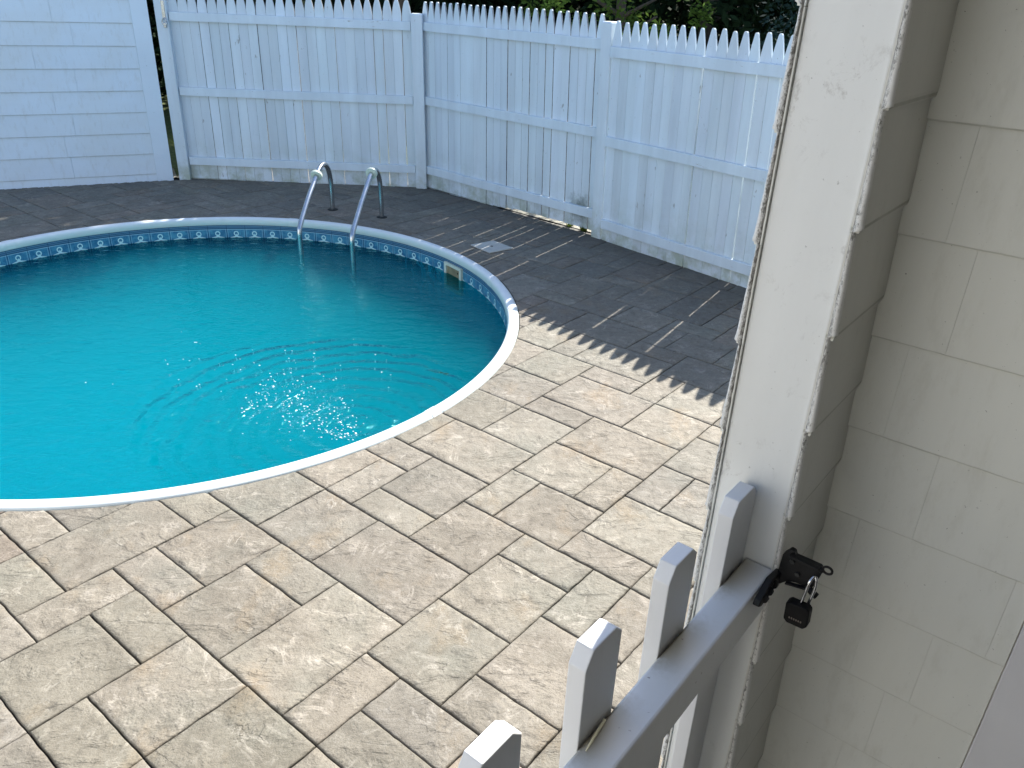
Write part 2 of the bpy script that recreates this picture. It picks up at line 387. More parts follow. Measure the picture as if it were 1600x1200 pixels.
# lawn beyond the fence line, as one sheet to the horizon
P0 = Vector((-3.605, 8.60, 0)); P1 = Vector((-1.067, 8.66, 0)); P2 = Vector((.72, 7.05, 0)); P3 = Vector((2.30, 5.19, 0)); P4 = Vector((3.80, 3.42, 0))
line = [Vector((-30, -4.3, 0)), Vector((-3.72, 8.62, 0)), P1 + Vector((0, .08, 0)), P2 + Vector((.05, .06, 0)), P3 + Vector((.06, .05, 0)), P4 + Vector((.06, .05, 0)), Vector((30, -27.4, 0))]
far = [Vector((-140, -4.3, 0)), Vector((-100, 140, 0)), Vector((-30, 140, 0)), Vector((30, 140, 0)), Vector((100, 140, 0)), Vector((140, 60, 0)), Vector((140, -27.4, 0))]
for i in range(6):
    mb.face([line[i] + Z * .004, line[i + 1] + Z * .004, far[i + 1] + Z * .004, far[i] + Z * .004])
tag(mb.build('lawn', M_grass), kind='structure')

mb = MB()
for i in range(5):
    a_, b_ = line[i], line[i + 1]; t_ = (b_ - a_).normalized(); n_ = Vector((-t_.y, t_.x, 0))
    mb.face([a_ - n_ * .05 + Z * .008, b_ - n_ * .05 + Z * .008, b_ + n_ * .45 + Z * .008, a_ + n_ * .45 + Z * .008])
tag(mb.build('gravel_path', simple('pale_gravel', (.27, .255, .21), .95, 0, (120, .02), .5, 70)), kind='structure')
# ------------------------------------------------------------------ patio
UP = [-3.6, -3.44, -3.25, -3.10, -2.925, -2.76, -2.59, -2.415, -2.245, -2.07, -1.9, -1.735, -1.56, -1.395, -1.222, -1.055, -.883]
VP = [.417, .59, .765, .935, 1.105, 1.275, 1.445, 1.625, 1.8, 1.966, 2.14, 2.31, 2.48, 2.65, 2.815, 2.988, 3.163, 3.34, 3.513, 3.687, 3.862, 4.035, 4.208, 4.384, 4.54, 4.715, 4.87, 5.02, 5.19, 5.34, 5.5, 5.645]
def pos(L, i, st=.168):
    if i < 0: return L[0] + i * st
    if i >= len(L): return L[-1] + (i - len(L) + 1) * st
    return L[i]
LAY = [(4, 6, 2, 5), (6, 7, 1, 3), (6, 8, 3, 4), (6, 8, 4, 6), (7, 9, 2, 3), (9, 11, 0, 1), (9, 11, 1, 3), (5, 7, 6, 8), (7, 9, 6, 8), (8, 10, 5, 6), (8, 10, 3, 5), (9, 12, 6, 8), (10, 12, 3, 6), (12, 13, 3, 5), (6, 8, 10, 11), (7, 8, 8, 10), (8, 10, 8, 9), (8, 10, 9, 11), (7, 10, 11, 13), (8, 10, 13, 15), (10, 11, 10, 12), (10, 12, 8, 10), (11, 13, 10, 12), (10, 12, 12, 14), (12, 14, 9, 10), (12, 14, 7, 9), (12, 14, 5, 7), (14, 16, 5, 6), (14, 16, 6, 8), (14, 15, 8, 10), (13, 15, 10, 11), (12, 13, 12, 14), (10, 13, 14, 16), (13, 14, 13, 15), (11, 13, 16, 18), (6, 8, 17, 19), (8, 10, 15, 16), (8, 11, 16, 18), (8, 10, 18, 19), (6, 7, 19, 21), (7, 10, 19, 21), (10, 11, 18, 20), (10, 12, 20, 22), (5, 8, 21, 23), (8, 10, 21, 22), (8, 9, 22, 24), (9, 11, 22, 24), (8, 10, 24, 25), (6, 8, 23, 25), (4, 6, 23, 25), (4, 5, 25, 27), (5, 7, 25, 28), (7, 9, 25, 28), (5, 7, 28, 30), (7, 9, 28, 30), (9, 10, 25, 27), (3, 5, 28, 31), (1, 3, 27, 29), (2, 3, 29, 31), (2, 4, 24, 27), (0, 2, 25, 27), (2, 4, 2, 3), (2, 4, 3, 5), (4, 6, 1, 2), (7, 9, 0, 2), (4, 7, -2, 1), (9, 11, -2, 0), (7, 9, -2, 0), (11, 13, 1, 3), (11, 13, -1, 1), (4, 6, 5, 6), (13, 16, 3, 4), (6, 7, 11, 13), (5, 7, 8, 10), (6, 8, 13, 15), (13, 16, 11, 13), (14, 16, 13, 15), (13, 15, 15, 17), (13, 15, 17, 18), (4, 6, 17, 19), (6, 8, 15, 17), (4, 6, 19, 21), (11, 13, 18, 20), (12, 14, 20, 22), (3, 5, 21, 23), (11, 13, 22, 24), (10, 12, 24, 27), (3, 5, 27, 28), (2, 4, 23, 24), (2, 3, 22, 23), (0, 2, 22, 25)]
# yard limits: half planes (normal, d) inside when n.p < d
def hp(A, B, off=0):
    t = (B - A).normalized(); n = Vector((-t.y, t.x, 0)); return n, n.dot(A) + off
WALL_T = Vector((.899, .438, 0)); WALL_C = Vector((-3.705, 8.495, 0))
HP = [hp(P0, P1, .02), hp(P1, P2, .02), hp(P2, P3, .02), hp(P3, P4, .02), (Vector((-.438, .899, 0)), Vector((-.438, .899, 0)).dot(WALL_C) + .0)]
def inside(p, m_=0): return all(n.dot(p) < d + m_ for n, d in HP)
occ = set()
for a_, b_, c_, d_ in LAY:
    for i in range(a_, b_):
        for j in range(c_, d_): occ.add((i, j))
rects = list(LAY); rnd = random.Random(11)
IU0, IU1, JV0, JV1 = -34, 27, -8, 60
shapes = [(3, 2), (2, 3), (2, 2), (2, 2), (2, 1), (1, 2), (2, 2), (1, 2), (2, 1)]
for j in range(JV0, JV1):
    for i in range(IU0, IU1):
        if (i, j) in occ: continue
        p = uv(pos(UP, i), pos(VP, j))
        if not inside(p, .6) or (p - PC).length < 1.7 or (p - PC).length > 9.3: continue
        sh = shapes[:]; rnd.shuffle(sh); sh += [(1, 1)]
        for w_, h_ in sh:
            cells = [(i + a_, j + b_) for a_ in range(w_) for b_ in range(h_)]
            if all(c_ not in occ for c_ in cells):
                occ.update(cells); rects.append((i, i + w_, j, j + h_)); break
pv = MB(); edgecut = PR + .004
def cut(p):
    """clip by pool rim: pull points inside the rim out to it"""
    d = Vector((p.x - PC.x, p.y - PC.y, 0)); L = d.length
    return (L < edgecut), d
tones = [(1, 1, 1), (1.03, 1.02, 1.0), (.965, .975, .965), (1.06, .99, .96), (.90, .91, .93), (1.0, 1.01, .98), (1.05, 1.04, 1.02), (.97, .955, .95), (1, 1, 1), (1.02, 1.0, .98)]
for (a_, b_, c_, d_) in rects:
    u0, u1, v0, v1 = pos(UP, a_), pos(UP, b_), pos(VP, c_), pos(VP, d_)
    ctr = uv((u0 + u1) / 2, (v0 + v1) / 2)
    if (ctr - PC).length < 1.6: continue
    u0 += .0017 + rnd.random() * .0012; u1 -= .0017 + rnd.random() * .0012; v0 += .0018 + rnd.random() * .0020; v1 -= .0018 + rnd.random() * .0020
    st = .021 if ctr.length < 5.5 else .042
    def axis(lo, hi):
        n = max(3, int(round((hi - lo) / st))); e = .0040
        return [lo, lo + e] + [lo + (hi - lo) * k / n for k in range(1, n)] + [hi - e, hi]
    us, vs = axis(u0, u1), axis(v0, v1); nu, nv = len(us), len(vs)
    dz = rnd.uniform(-.0015, .0015); tx, ty = rnd.uniform(-.004, .004), rnd.uniform(-.004, .004)
    G = []; ins = []
    for jj, vv in enumerate(vs):
        for ii, uu in enumerate(us):
            p = uv(uu, vv); edge = ii in (0, nu - 1) or jj in (0, nv - 1)
            z = dz + tx * (uu - (u0 + u1) / 2) + ty * (vv - (v0 + v1) / 2)
            q = Vector((p.x * 9, p.y * 9, a_ * 3.1))
            z += .0022 * noise.noise(q) + .0012 * noise.noise(q * 3)
            if edge: z -= .0035
            if edge or ii in (1, nu - 2) or jj in (1, nv - 2):
                wob = .0024 * noise.noise(Vector((p.x * 26, p.y * 26, 5))) ; p = p + U * wob + V * (.0024 * noise.noise(Vector((p.x * 26, p.y * 26, 9))))
            inn, dd = cut(p); ins.append(inn)
            if inn:
                p = PC + dd.normalized() * edgecut
            G.append(Vector((p.x, p.y, z)))
    tone = rnd.choice(tones); k_ = rnd.uniform(.86, 1.09); tone = tuple(t_ * k_ for t_ in tone)
    base = len(pv.v); pv.v += [tuple(g) for g in G]; any_ = False
    for jj in range(nv - 1):
        for ii in range(nu - 1):
            q = [jj * nu + ii, jj * nu + ii + 1, (jj + 1) * nu + ii + 1, (jj + 1) * nu + ii]
            if all(ins[k] for k in q): continue
            if not inside((G[q[0]] + G[q[2]]) / 2): continue
            pv.f.append(tuple(base + k for k in q)); pv.c.append(tone)
    # sides
    per = [ii for ii in range(nu)] + [jj * nu + nu - 1 for jj in range(1, nv)] + [(nv - 1) * nu + ii for ii in range(nu - 2, -1, -1)] + [jj * nu for jj in range(nv - 2, 0, -1)]
    for k in range(len(per)):
        x, y = per[k], per[(k + 1) % len(per)]
        if ins[x] and ins[y] or not inside((G[x] + G[y]) / 2): continue
        b0 = len(pv.v); pv.v += [(G[y].x, G[y].y, -.02), (G[x].x, G[x].y, -.02)]
        pv.f.append((base + x, base + y, b0, b0 + 1)); pv.c.append(tuple(t_ * .8 for t_ in tone))
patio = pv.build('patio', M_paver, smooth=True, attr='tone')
tag(patio, kind='structure')

# ------------------------------------------------------------------ pool
pool = empty('swimming_pool', (PC.x, PC.y, 0))
tag(pool, 'round in-ground pool with white rim and blue patterned liner, full of turquoise water', 'pool')
def lathe(prof, n=256):
    mb = MB(); k = len(prof); P = []
    for i in range(n):
        a = 2 * math.pi * i / n
        for r_, z_ in prof: P.append(Vector((PC.x + r_ * math.cos(a), PC.y + r_ * math.sin(a), z_)))
    F = [(i * k + j, ((i + 1) % n) * k + j, ((i + 1) % n) * k + j + 1, i * k + j + 1) for i in range(n) for j in range(k - 1)]
    mb.quads(P, F); return mb
# liner wall and floor, with a deep hopper towards the right
def floor_z(x, y, lift_=0.0):
    d = math.hypot((x - HOP[0]) / 1.25, (y - HOP[1]) / 1.15); t = max(0.0, min(1.0, (1.0 - d) / .62)); t = t * t * (3 - 2 * t)
    return -(.98 + 2.1 * t) + lift_
HOP = (-1.25, 5.0)
def basin(rw, z_top, lift_, top_r=None, n=128):
    mb = MB(); prof = [(rw, z_top), (rw, -.2), (rw - .002, -.6), (rw - .005, -.93)]
    if top_r is not None: prof = [(top_r, z_top)] + prof
    rs_ = [rw - .03, rw - .12] + [rw - .12 - (rw - .16) * k / 22 for k in range(1, 23)]
    P = []; k = len(prof) + len(rs_)
    for i in range(n):
        a = 2 * math.pi * i / n; c_, s_ = math.cos(a), math.sin(a)
        for r_, z_ in prof: P.append(Vector((PC.x + r_ * c_, PC.y + r_ * s_, z_)))
        for q, r_ in enumerate(rs_):
            x, y = PC.x + r_ * c_, PC.y + r_ * s_; P.append(Vector((x, y, floor_z(x, y, lift_) + (.03 if q == 0 else 0))))
    F = [(i * k + j, ((i + 1) % n) * k + j, ((i + 1) % n) * k + j + 1, i * k + j + 1) for i in range(n) for j in range(k - 1)]
    F.append(tuple(i * k + k - 1 for i in range(n)))
    if top_r is not None: F.append(tuple(i * k for i in range(n)))
    mb.quads(P, F); return mb
o = basin(2.197, -.035, 0, n=256).build('pool_liner', M_liner, smooth=True); under(o, pool)
# coping in five curved lengths with small joint clips
joints = sorted([-34.9, 6.9, 22.3, 85.6, 146.6, 205.0, 265.0])
prof = [(2.193, -.048), (2.189, -.041), (2.189, -.015), (2.194, .001), (2.205, .011), (2.222, .016), (2.240, .015), (2.256, .009), (2.2665, -.001), (2.268, -.03)]
for i, a0 in enumerate(joints):
    a1 = joints[(i + 1) % len(joints)] + (360 if i == len(joints) - 1 else 0)
    mb = MB(); n = max(4, int((a1 - a0) / 1.4)); k = len(prof); P = []
    for q in range(n + 1):
        a = R(a0 + .04 + (a1 - a0 - .08) * q / n)
        for r_, z_ in prof: P.append(Vector((PC.x + r_ * math.cos(a), PC.y + r_ * math.sin(a), z_)))
    mb.quads(P, [(q * k + j, (q + 1) * k + j, (q + 1) * k + j + 1, q * k + j + 1) for q in range(n) for j in range(k - 1)])
    mb.quads(P[:k], [tuple(range(k))]); mb.quads(P[-k:], [tuple(range(k))])
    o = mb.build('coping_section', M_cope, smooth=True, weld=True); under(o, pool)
for a0 in joints:
    mb = MB(); k = len(prof); P = []; n = 6
    for q in range(n + 1):
        a = R(a0 - .9 + 1.8 * q / n)
        for r_, z_ in prof:
            rr = 2.225 + (r_ - 2.225) * 1.05; P.append(Vector((PC.x + rr * math.cos(a), PC.y + rr * math.sin(a), z_ + .0022 if z_ > 0 else z_)))
    mb.quads(P, [(q * k + j, (q + 1) * k + j, (q + 1) * k + j + 1, q * k + j + 1) for q in range(n) for j in range(k - 1)])
    mb.quads(P[:k], [tuple(range(k))]); mb.quads(P[-k:], [tuple(range(k))])
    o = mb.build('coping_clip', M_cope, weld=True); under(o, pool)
# skimmer mouth on the wall
def wallpt(deg, r_, z_): a = R(deg); return Vector((PC.x + r_ * math.cos(a), PC.y + r_ * math.sin(a), z_))
def arcbox(mb, a0, a1, z0, z1, r0, r1, n=6):
    for q in range(n):
        b0, b1 = a0 + (a1 - a0) * q / n, a0 + (a1 - a0) * (q + 1) / n
        P = [wallpt(b0, r0, z0), wallpt(b1, r0, z0), wallpt(b1, r1, z0), wallpt(b0, r1, z0), wallpt(b0, r0, z1), wallpt(b1, r0, z1), wallpt(b1, r1, z1), wallpt(b0, r1, z1)]
        F = [(0, 1, 2, 3), (4, 5, 6, 7), (0, 1, 5, 4), (3, 2, 6, 7)]
        if q == 0: F.append((0, 3, 7, 4))
        if q == n - 1: F.append((1, 2, 6, 5))
        mb.quads(P, F)
mb = MB(); A0, A1 = 35.0, 41.6
arcbox(mb, A0, A1, -.094, -.070, 2.176, 2.196); arcbox(mb, A0, A1, -.30, -.27, 2.176, 2.196)
arcbox(mb, A0, A0 + .75, -.27, -.094, 2.176, 2.196, 1); arcbox(mb, A1 - .75, A1, -.27, -.094, 2.176, 2.196, 1)
sk = mb.build('skimmer_frame', M_skim, weld=True); under(sk, pool)
mb = MB(); arcbox(mb, A0 + .75, A1 - .75, -.27, -.094, 2.190, 2.196)
o = mb.build('weir_flap', M_flap, weld=True); under(o, sk)
mb = MB(); arcbox(mb, A0 + 1.7, A0 + 1.95, -.135, -.122, 2.187, 2.191, 1)
o = mb.build('flap_pin', M_dark); under(o, sk)
# water body
WZ = -.165
wa = basin(2.1965, WZ, .006, top_r=2.0).build('water', M_water, weld=True)
tag(wa, kind='structure')
# little foam dots, modelled in place of the sun's glints on the water
rb = random.Random(5); bm = bmesh.new()
def glint_dot(x, y, r_):
    if (Vector((x, y, 0)) - PC).length > 2.1: return
    mt = Matrix.Translation((x, y, WZ + r_ * .25)) @ Matrix.Diagonal((r_ * rb.uniform(.8, 1.5), r_ * rb.uniform(.6, 1.1), r_ * .6, 1))
    bmesh.ops.create_icosphere(bm, subdivisions=1, radius=1, matrix=mt)
clusters = [((-1.36, 4.10), (.10, .20), 55), ((-1.18, 3.98), (.13, .10), 75), ((-1.05, 3.83), (.09, .10), 60), ((-.93, 3.72), (.05, .06), 40), ((-.87, 3.64), (.05, .04), 30), ((-1.55, 4.35), (.25, .22), 22), ((-1.9, 4.4), (.25, .25), 18), ((-1.2, 4.3), (.25, .2), 24), ((-1.45, 4.0), (.05, .12), 26)]
for (cx, cy), (sx, sy), n in clusters:
    for _ in range(n):
        x, y = rb.gauss(cx, sx), rb.gauss(cy, sy); glint_dot(x, y, rb.choice([.0018, .0024, .003, .0038, .005]))
me = bpy.data.meshes.new('sparkle_dots'); bm.to_mesh(me); bm.free()
M_sparkle = Mat('sparkle').set(color=(.75, .9, .93), rough=.25); me.materials.append(M_sparkle)
for p in me.polygons: p.use_smooth = True
fo = bpy.data.objects.new('sparkle_dots', me); C.objects.link(fo)
tag(fo, 'scatter of tiny white foam dots added for sun glints on the turquoise water near the front rim', 'sparkle', kind='stuff')

# ------------------------------------------------------------------ ladder
lad = empty('pool_ladder', (-1.55, 7.3, 0))
tag(lad, 'stainless steel pool ladder with two curved handrails at the far side of the pool', 'ladder')
def smoothpath(pts, n=8):
    out = []; P = [Vector(p) for p in pts]
    for i in range(len(P) - 1):
        p0, p1, p2, p3 = P[max(i - 1, 0)], P[i], P[i + 1], P[min(i + 2, len(P) - 1)]
        for k in range(n):
            t = k / n; out.append(.5 * ((2 * p1) + (p2 - p0) * t + (2 * p0 - 5 * p1 + 4 * p2 - p3) * t * t + (3 * p1 - p0 - 3 * p2 + p3) * t ** 3))
    out.append(P[-1]); return out
def rail_pts(A, B, prof):
    A = Vector(A); B = Vector(B); t = (B - A); t.z = 0; t.normalize()
    return smoothpath([Vector((A.x, A.y, 0)) + t * s_ + Z * z_ for s_, z_ in prof]), t
pr1 = [(-.02, -1.05), (-.02, -.5), (-.022, -.1), (-.018, .03), (.02, .085), (.11, .155), (.25, .255), (.40, .345), (.53, .425), (.61, .458), (.70, .463), (.78, .430), (.835, .365), (.862, .28), (.870, .15), (.873, .03), (.873, -.02)]
pr2 = [(-.03, -1.05), (-.03, -.5), (-.036, -.1), (-.036, .03), (0, .09), (.10, .165), (.25, .270), (.40, .365), (.52, .440), (.60, .470), (.69, .465), (.755, .42), (.795, .355), (.812, .27), (.82, .15), (.826, .03), (.826, -.02)]
LA, LB = (-1.889, 6.704), (-1.804, 7.533); RA, RB = (-1.399, 6.555), (-1.295, 7.358)
ends = []
for A, B, pr, ck in ((LA, LB, pr1, .50), (RA, RB, pr2, .575)):
    A3, B3 = Vector((*A, 0)), Vector((*B, 0))
    pts, t = rail_pts(A3, B3, pr)
    mb = MB(); mb.tube(pts, .0225, 16); o = mb.build('handrail', M_steel, smooth=True); under(o, lad)
    # white collar on the tube
    base = A3; i = min(range(len(pts)), key=lambda q: abs((pts[q] - base).dot(t) - ck) + (0 if pts[q].z > .3 else 9))
    c = pts[i]; d = (pts[i + 1] - pts[i - 1]).normalized()
    mb = MB(); mb.tube([c - d * .016, c - d * .013, c + d * .010, c + d * .014], [.030, .052, .052, .044], 22)
    o = mb.build('collar', M_collar, smooth=False, bevel=0); under(o, lad)
    e = pts[-1]; mb = MB(); mb.tube([(e.x, e.y, -.01), (e.x, e.y, .003), (e.x, e.y, .005)], [.052, .050, .034], 20)
    o = mb.build('anchor_socket', M_dark); under(o, lad); ends.append((A3, t))
for zt in (-.62, -.88):
    a, b = ends[0][0] - ends[0][1] * .02, ends[1][0] - ends[1][1] * .03
    x = (b - a).normalized(); c = (a + b) / 2; mb = MB(); mb.box((c.x, c.y, zt), (b - a).length, .09, .025, x, Z.cross(x), Z)
    o = mb.build('tread', M_collar, bevel=.004); under(o, lad)

# skimmer lid set in the pavers
mb = MB(); q = [Vector((-.406, 6.588, 0)), Vector((-.215, 6.745, 0)), Vector((-.038, 6.549, 0)), Vector((-.232, 6.388, 0))]
mb.prism([p + Z * .0005 for p in q], Z * .010)
lid = mb.build('skimmer_lid', M_lid, bevel=.003)
tag(lid, 'square pale grey plastic skimmer cover lying on the shaded pavers by the pool rim', 'access cover')
mb = MB(); c = sum(q, Vector()) / 4; mb.tube([(c.x, c.y, .0105), (c.x, c.y, .0118)], .012, 14); o = mb.build('finger_hole', M_dark); under(o, lid)

# ------------------------------------------------------------------ picket fence
M_gap_side = simple('gap_shade_picket_edge', (.28, .29, .30), .9, 0, (60, .003), .4, 30)  # dark colour on picket sides stands for the shade inside the gaps
M_pick = M_fence.copy(); M_pick.name = 'painted_pickets'; nt_ = M_pick.node_tree
bs_ = nt_.nodes['Principled BSDF']; src_ = bs_.inputs['Base Color'].links[0].from_socket
at_ = nt_.nodes.new('ShaderNodeAttribute'); at_.attribute_name = 'tone'; mx_ = nt_.nodes.new('ShaderNodeMix'); mx_.data_type = 'RGBA'; mx_.blend_type = 'MULTIPLY'; mx_.inputs[0].default_value = 1
nt_.links.new(src_, mx_.inputs[6]); nt_.links.new(at_.outputs['Color'], mx_.inputs[7]); nt_.links.new(mx_.outputs[2], bs_.inputs['Base Color'])
fence = empty('picket_fence', (-1.067, 8.66, 0))
tag(fence, 'tall white pointed picket fence with three rails running behind the pool', 'fence')
def fence_panel(A, B, sh0, sh1, dz, pitch, gaps, seed, lift=None, wide=.5, dark=True):
    """A,B base ends; sh = lean of the verticals along the run; gaps = {x along : crack width}"""
    rn = random.Random(seed); t = (B - A); L = t.length; t.normalize(); n = Vector((-t.y, t.x, 0))   # n points away from the yard
    def shear(s_, z_): return -(sh0 + (sh1 - sh0) * s_ / L) * z_
    mb = MB(); npk = max(1, int(round(L / pitch))); pw = L / npk; s0 = 0
    edges_ = [i * pw for i in range(npk + 1)]
    for i in range(npk):
        a, b = edges_[i], edges_[i + 1]; g = .0009 + .0036 * rn.random() ** 3
        gg = g
        for gx, gw in gaps:
            if a <= gx < b: gg = gw
        jit = rn.uniform(-.003, .003); a += g / 2; b -= gg - g / 2 if gg > g else g / 2
        top = 1.826 + dz + rn.uniform(-.006, .006); wv = b - a; zb = (lift(a) if lift else -.008) + rn.uniform(0, .008)
        off = rn.uniform(-.0015, .0015); th_ = .017; c_ = (a + b) / 2
        prof_ = [(0, top - .158), (.055, top - .125), (.15, top - .085), (.25, top - .044), (.35, top - .010), (.42, top - .001)]
        if wide > .5: prof_ = [(0, top - .150), (.03, top - .115), (.10, top - .078), (.20, top - .040), (.30, top - .012), (.40, top - .001)]
        pts = [(a, zb), (b, zb)] + [(b - f_ * wv, z_) for f_, z_ in prof_] + [(a + f_ * wv, z_) for f_, z_ in reversed(prof_)]
        poly = [A + t * (s_ + shear(s_, z_)) + Z * z_ + n * off for s_, z_ in pts]
        mb.prism(poly, n * th_); kk = rn.uniform(.93, 1.05); tt = (kk * rn.uniform(.985, 1.01), kk, kk * rn.uniform(.99, 1.015)); mb.c[-(len(poly) + 2):] = [tt] * (len(poly) + 2)
    o = mb.build('picket_panel', M_pick, attr='tone', mats=(M_gap_side, t) if dark else None); under(o, fence)
    for zr in (1.637, .937, .235):
        zt = zr + dz; mb = MB(); m_ = 10
        P = []
        for k in range(m_ + 1):
            s_ = .01 + (L - .02) * k / m_; wv = rn.uniform(-.0015, .0015)
            for (zz, yy) in ((zt - .08 + wv, -.033), (zt - .003 + wv, -.033), (zt + wv, -.030), (zt + wv, -.002), (zt - .08 + wv, -.002)):
                P.append(A + t * (s_ + shear(s_, zz)) + Z * zz + n * yy)
        k5 = 5; F = [(k * k5 + j, (k + 1) * k5 + j, (k + 1) * k5 + (j + 1) % k5, k * k5 + (j + 1) % k5) for k in range(m_) for j in range(k5)]
        F += [tuple(range(k5)), tuple(m_ * k5 + j for j in range(k5))]
        mb.quads(P, F); r_ = mb.build('rail', M_rail); under(r_, o)
    return o
def post(base, t, w_, top, lean=0, name='post', back=.10, front=.05, leany=0):
    t = t.normalized(); n = Vector((-t.y, t.x, 0)); mb = MB()
    P = []
    for z_, k in ((-.02, 1), (top - .012, 1), (top, .86)):
        for sx, sy in ((-1, -front), (1, -front), (1, back - front), (-1, back - front)):
            cy = (back / 2 - front); P.append(base + t * (sx * w_ / 2 * k - lean * z_) + n * (cy + (sy - cy) * k) + Z * z_)
    mb.quads(P, [(0, 1, 2, 3), (8, 9, 10, 11)] + [(r_ * 4 + k, r_ * 4 + (k + 1) % 4, (r_ + 1) * 4 + (k + 1) % 4, (r_ + 1) * 4 + k) for r_ in range(2) for k in range(4)])
    o = mb.build(name, M_fence, bevel=.004); under(o, fence); return o
def sx(A, x): return (Vector((x[0], x[1], 0)) - A)
t12 = (P2 - P1).normalized(); t23 = (P3 - P2).normalized()
A1_, B1_ = Vector((-3.548, 8.60, 0)), Vector((-1.12, 8.643, 0))
g1 = [(abs(x + 3.548), gw_) for x, gw_ in ((-3.31, .006), (-3.22, .004), (-3.06, .006), (-2.75, .007), (-2.55, .004), (-2.35, .007), (-1.9, .005), (-1.6, .007), (-1.42, .005), (-1.3, .006))]
fence_panel(A1_, B1_, 0.0, .018, 0, .0965, g1, 3, wide=.6)
A2_, B2_ = Vector((-1.03, 8.676, 0)), Vector((.70, 7.062, 0))
def along(A, B, x, y): return (Vector((x, y, 0)) - A).dot((B - A).normalized())
g2 = [(along(A2_, B2_, *p), gw) for p, gw in (((-.345, 8.034), .008), ((-.138, 7.842), .009), ((.01, 7.703), .0088), ((.155, 7.568), .0088), ((.255, 7.47), .0075), ((.37, 7.369), .0075), ((.567, 7.183), .0110))]
def lift2(s_): return -.008 + max(0, min(1, (s_ - .85) / .5)) * .042
fence_panel(A2_, B2_, .018, .045, 0, .095, g2, 8, lift2)
A3_, B3_ = Vector((.745, 6.940, 0)), P3 + Vector((-.03, .035, 0))
g3 = [(along(A3_, B3_, *p), gw) for p, gw in (((1.333, 6.235), .0135), ((1.575, 5.94), .0115), ((1.10, 6.5), .0045), ((1.47, 6.06), .0045), ((1.70, 5.80), .005))]
fence_panel(A3_, B3_, .045, .035, -.045, .0935, g3, 21, dark=False)
fence_panel(P3 + Vector((.03, -.035, 0)), P4, .02, 0, -.06, .0945, [], 30)
post(Vector((-3.606, 8.595, 0)), B1_ - A1_, .118, 1.78, 0)
post(Vector((-1.066, 8.640, 0)), Vector((1, -.02, 0)), .112, 1.713, .018)
post(Vector((.728, 7.020, 0)), t12 + t23 * .3, .108, 1.770, .045)
post(P3, t23, .11, 1.73, .03); post(P4 + (P4 - P3).normalized() * .05, t23, .11, 1.72, 0)
# gate hasp hanging on the first post
hb = Vector((-3.575, 8.545, 0)); hasp = empty('door_hasp', (-3.575, 8.535, 1.6))
tag(hasp, 'small galvanised hasp with a hanging snap, on the leftmost post of the picket fence', 'latch')
mb = MB(); mb.box(hb + Z * 1.655 + Vector((0, -.003, 0)), .030, .005, .16); o = mb.build('strap', M_steel, bevel=.001); under(o, hasp)
mb = MB(); mb.tube([hb + Vector((.002 + .022 * math.cos(a), -.015, 1.545 + .034 * math.sin(a))) for a in [2 * math.pi * k / 16 for k in range(17)]], .0055, 8)
o = mb.build('snap_ring', M_steel, smooth=True); under(o, hasp)
mb = MB(); mb.box(hb + Vector((.002, -.012, 1.515)), .026, .014, .045); o = mb.build('snap_body', M_steel, bevel=.003); under(o, hasp)

# ------------------------------------------------------------------ white clapboard wall on the left
wallo = empty('clapboard_outbuilding', (WALL_C.x, WALL_C.y, 0))
tag(wallo, 'white outbuilding wall of wide horizontal clapboards with a flat corner board, left of the pool', 'outbuilding')
wt = -WALL_T; wn = Vector((-.438, .899, 0)); trimw = .158; LW = 9.0    # wn points away from the yard
def wp(s_, n_, z_): return WALL_C + wt * s_ + wn * n_ + Z * z_
rw = random.Random(4); mb = MB(); zs = [-.02, .075] + [.28 + .2075 * k for k in range(13)]
for k in range(len(zs) - 1):
    z0, z1 = zs[k], zs[k + 1]; s_ = trimw; first = True
    while s_ < LW:
        ln = rw.uniform(.35, .9) if first else 1.22; e = min(LW, s_ + ln); first = False; g = .0008
        dn = rw.uniform(-.0008, .0008)
        if k in (0, 4, 6): e = min(LW, s_ + ln + .3)
        poly = [wp(s_ + g, .004 + dn, z0), wp(s_ + g, .0135, z1 + .004), wp(s_ + g, .028, z1 + .004), wp(s_ + g, .028, z0)]
        mb.prism(poly, wt * (e - s_ - 2 * g)); s_ = e
o = mb.build('clapboards', M_wall); under(o, wallo)
mb = MB(); mb.prism([wp(0, 0, -.02), wp(trimw, 0, -.02), wp(trimw, .028, -.02), wp(0, .028, -.02)], Z * 2.82); o = mb.build('corner_board', M_trim, bevel=.003); under(o, wallo)
mb = MB(); mb.prism([wp(0.004, .0285, -.02), wp(LW, .0285, -.02), wp(LW, 3.2, -.02), wp(0.004, 3.2, -.02)], Z * 2.80); o = mb.build('side_wall', M_trim); under(o, wallo)
mb = MB(); mb.prism([wp(-.15, -.15, 2.79), wp(LW + .2, -.15, 2.79), wp(LW + .2, 3.4, 2.79), wp(-.15, 3.4, 2.79)], Z * .12); o = mb.build('roof', simple('dark_shingle_roof', (.06, .06, .065), .9, 0, (30, .02))); under(o, wallo)

# ------------------------------------------------------------------ near house corner
house = empty('house', tuple(uv(-.25, .90, 0)))
tag(house, 'weathered white house corner with overlapping siding at the right edge of the picture', 'house')
VF = .803; VI = .9775; UL, UR = -.2975, -.2135; HT = 2.62
mb = MB(); mb.prism([uv(UL, VF, -.02), uv(UR, VF, -.02), uv(UR, VF + .022, -.02), uv(UL, VF + .022, -.02)], Z * (HT + .02))
o = mb.build('end_board', M_board, bevel=.0015); under(o, house)
mb = MB(); mb.prism([uv(UL - .0005, VF + .0225, -.02), uv(UR + .0005, VF + .0225, -.02), uv(UR + .0005, 4.0, -.02), uv(UL - .0005, 4.0, -.02)], Z * (HT + .02))
o = mb.build('wall_core', M_plain); under(o, house)
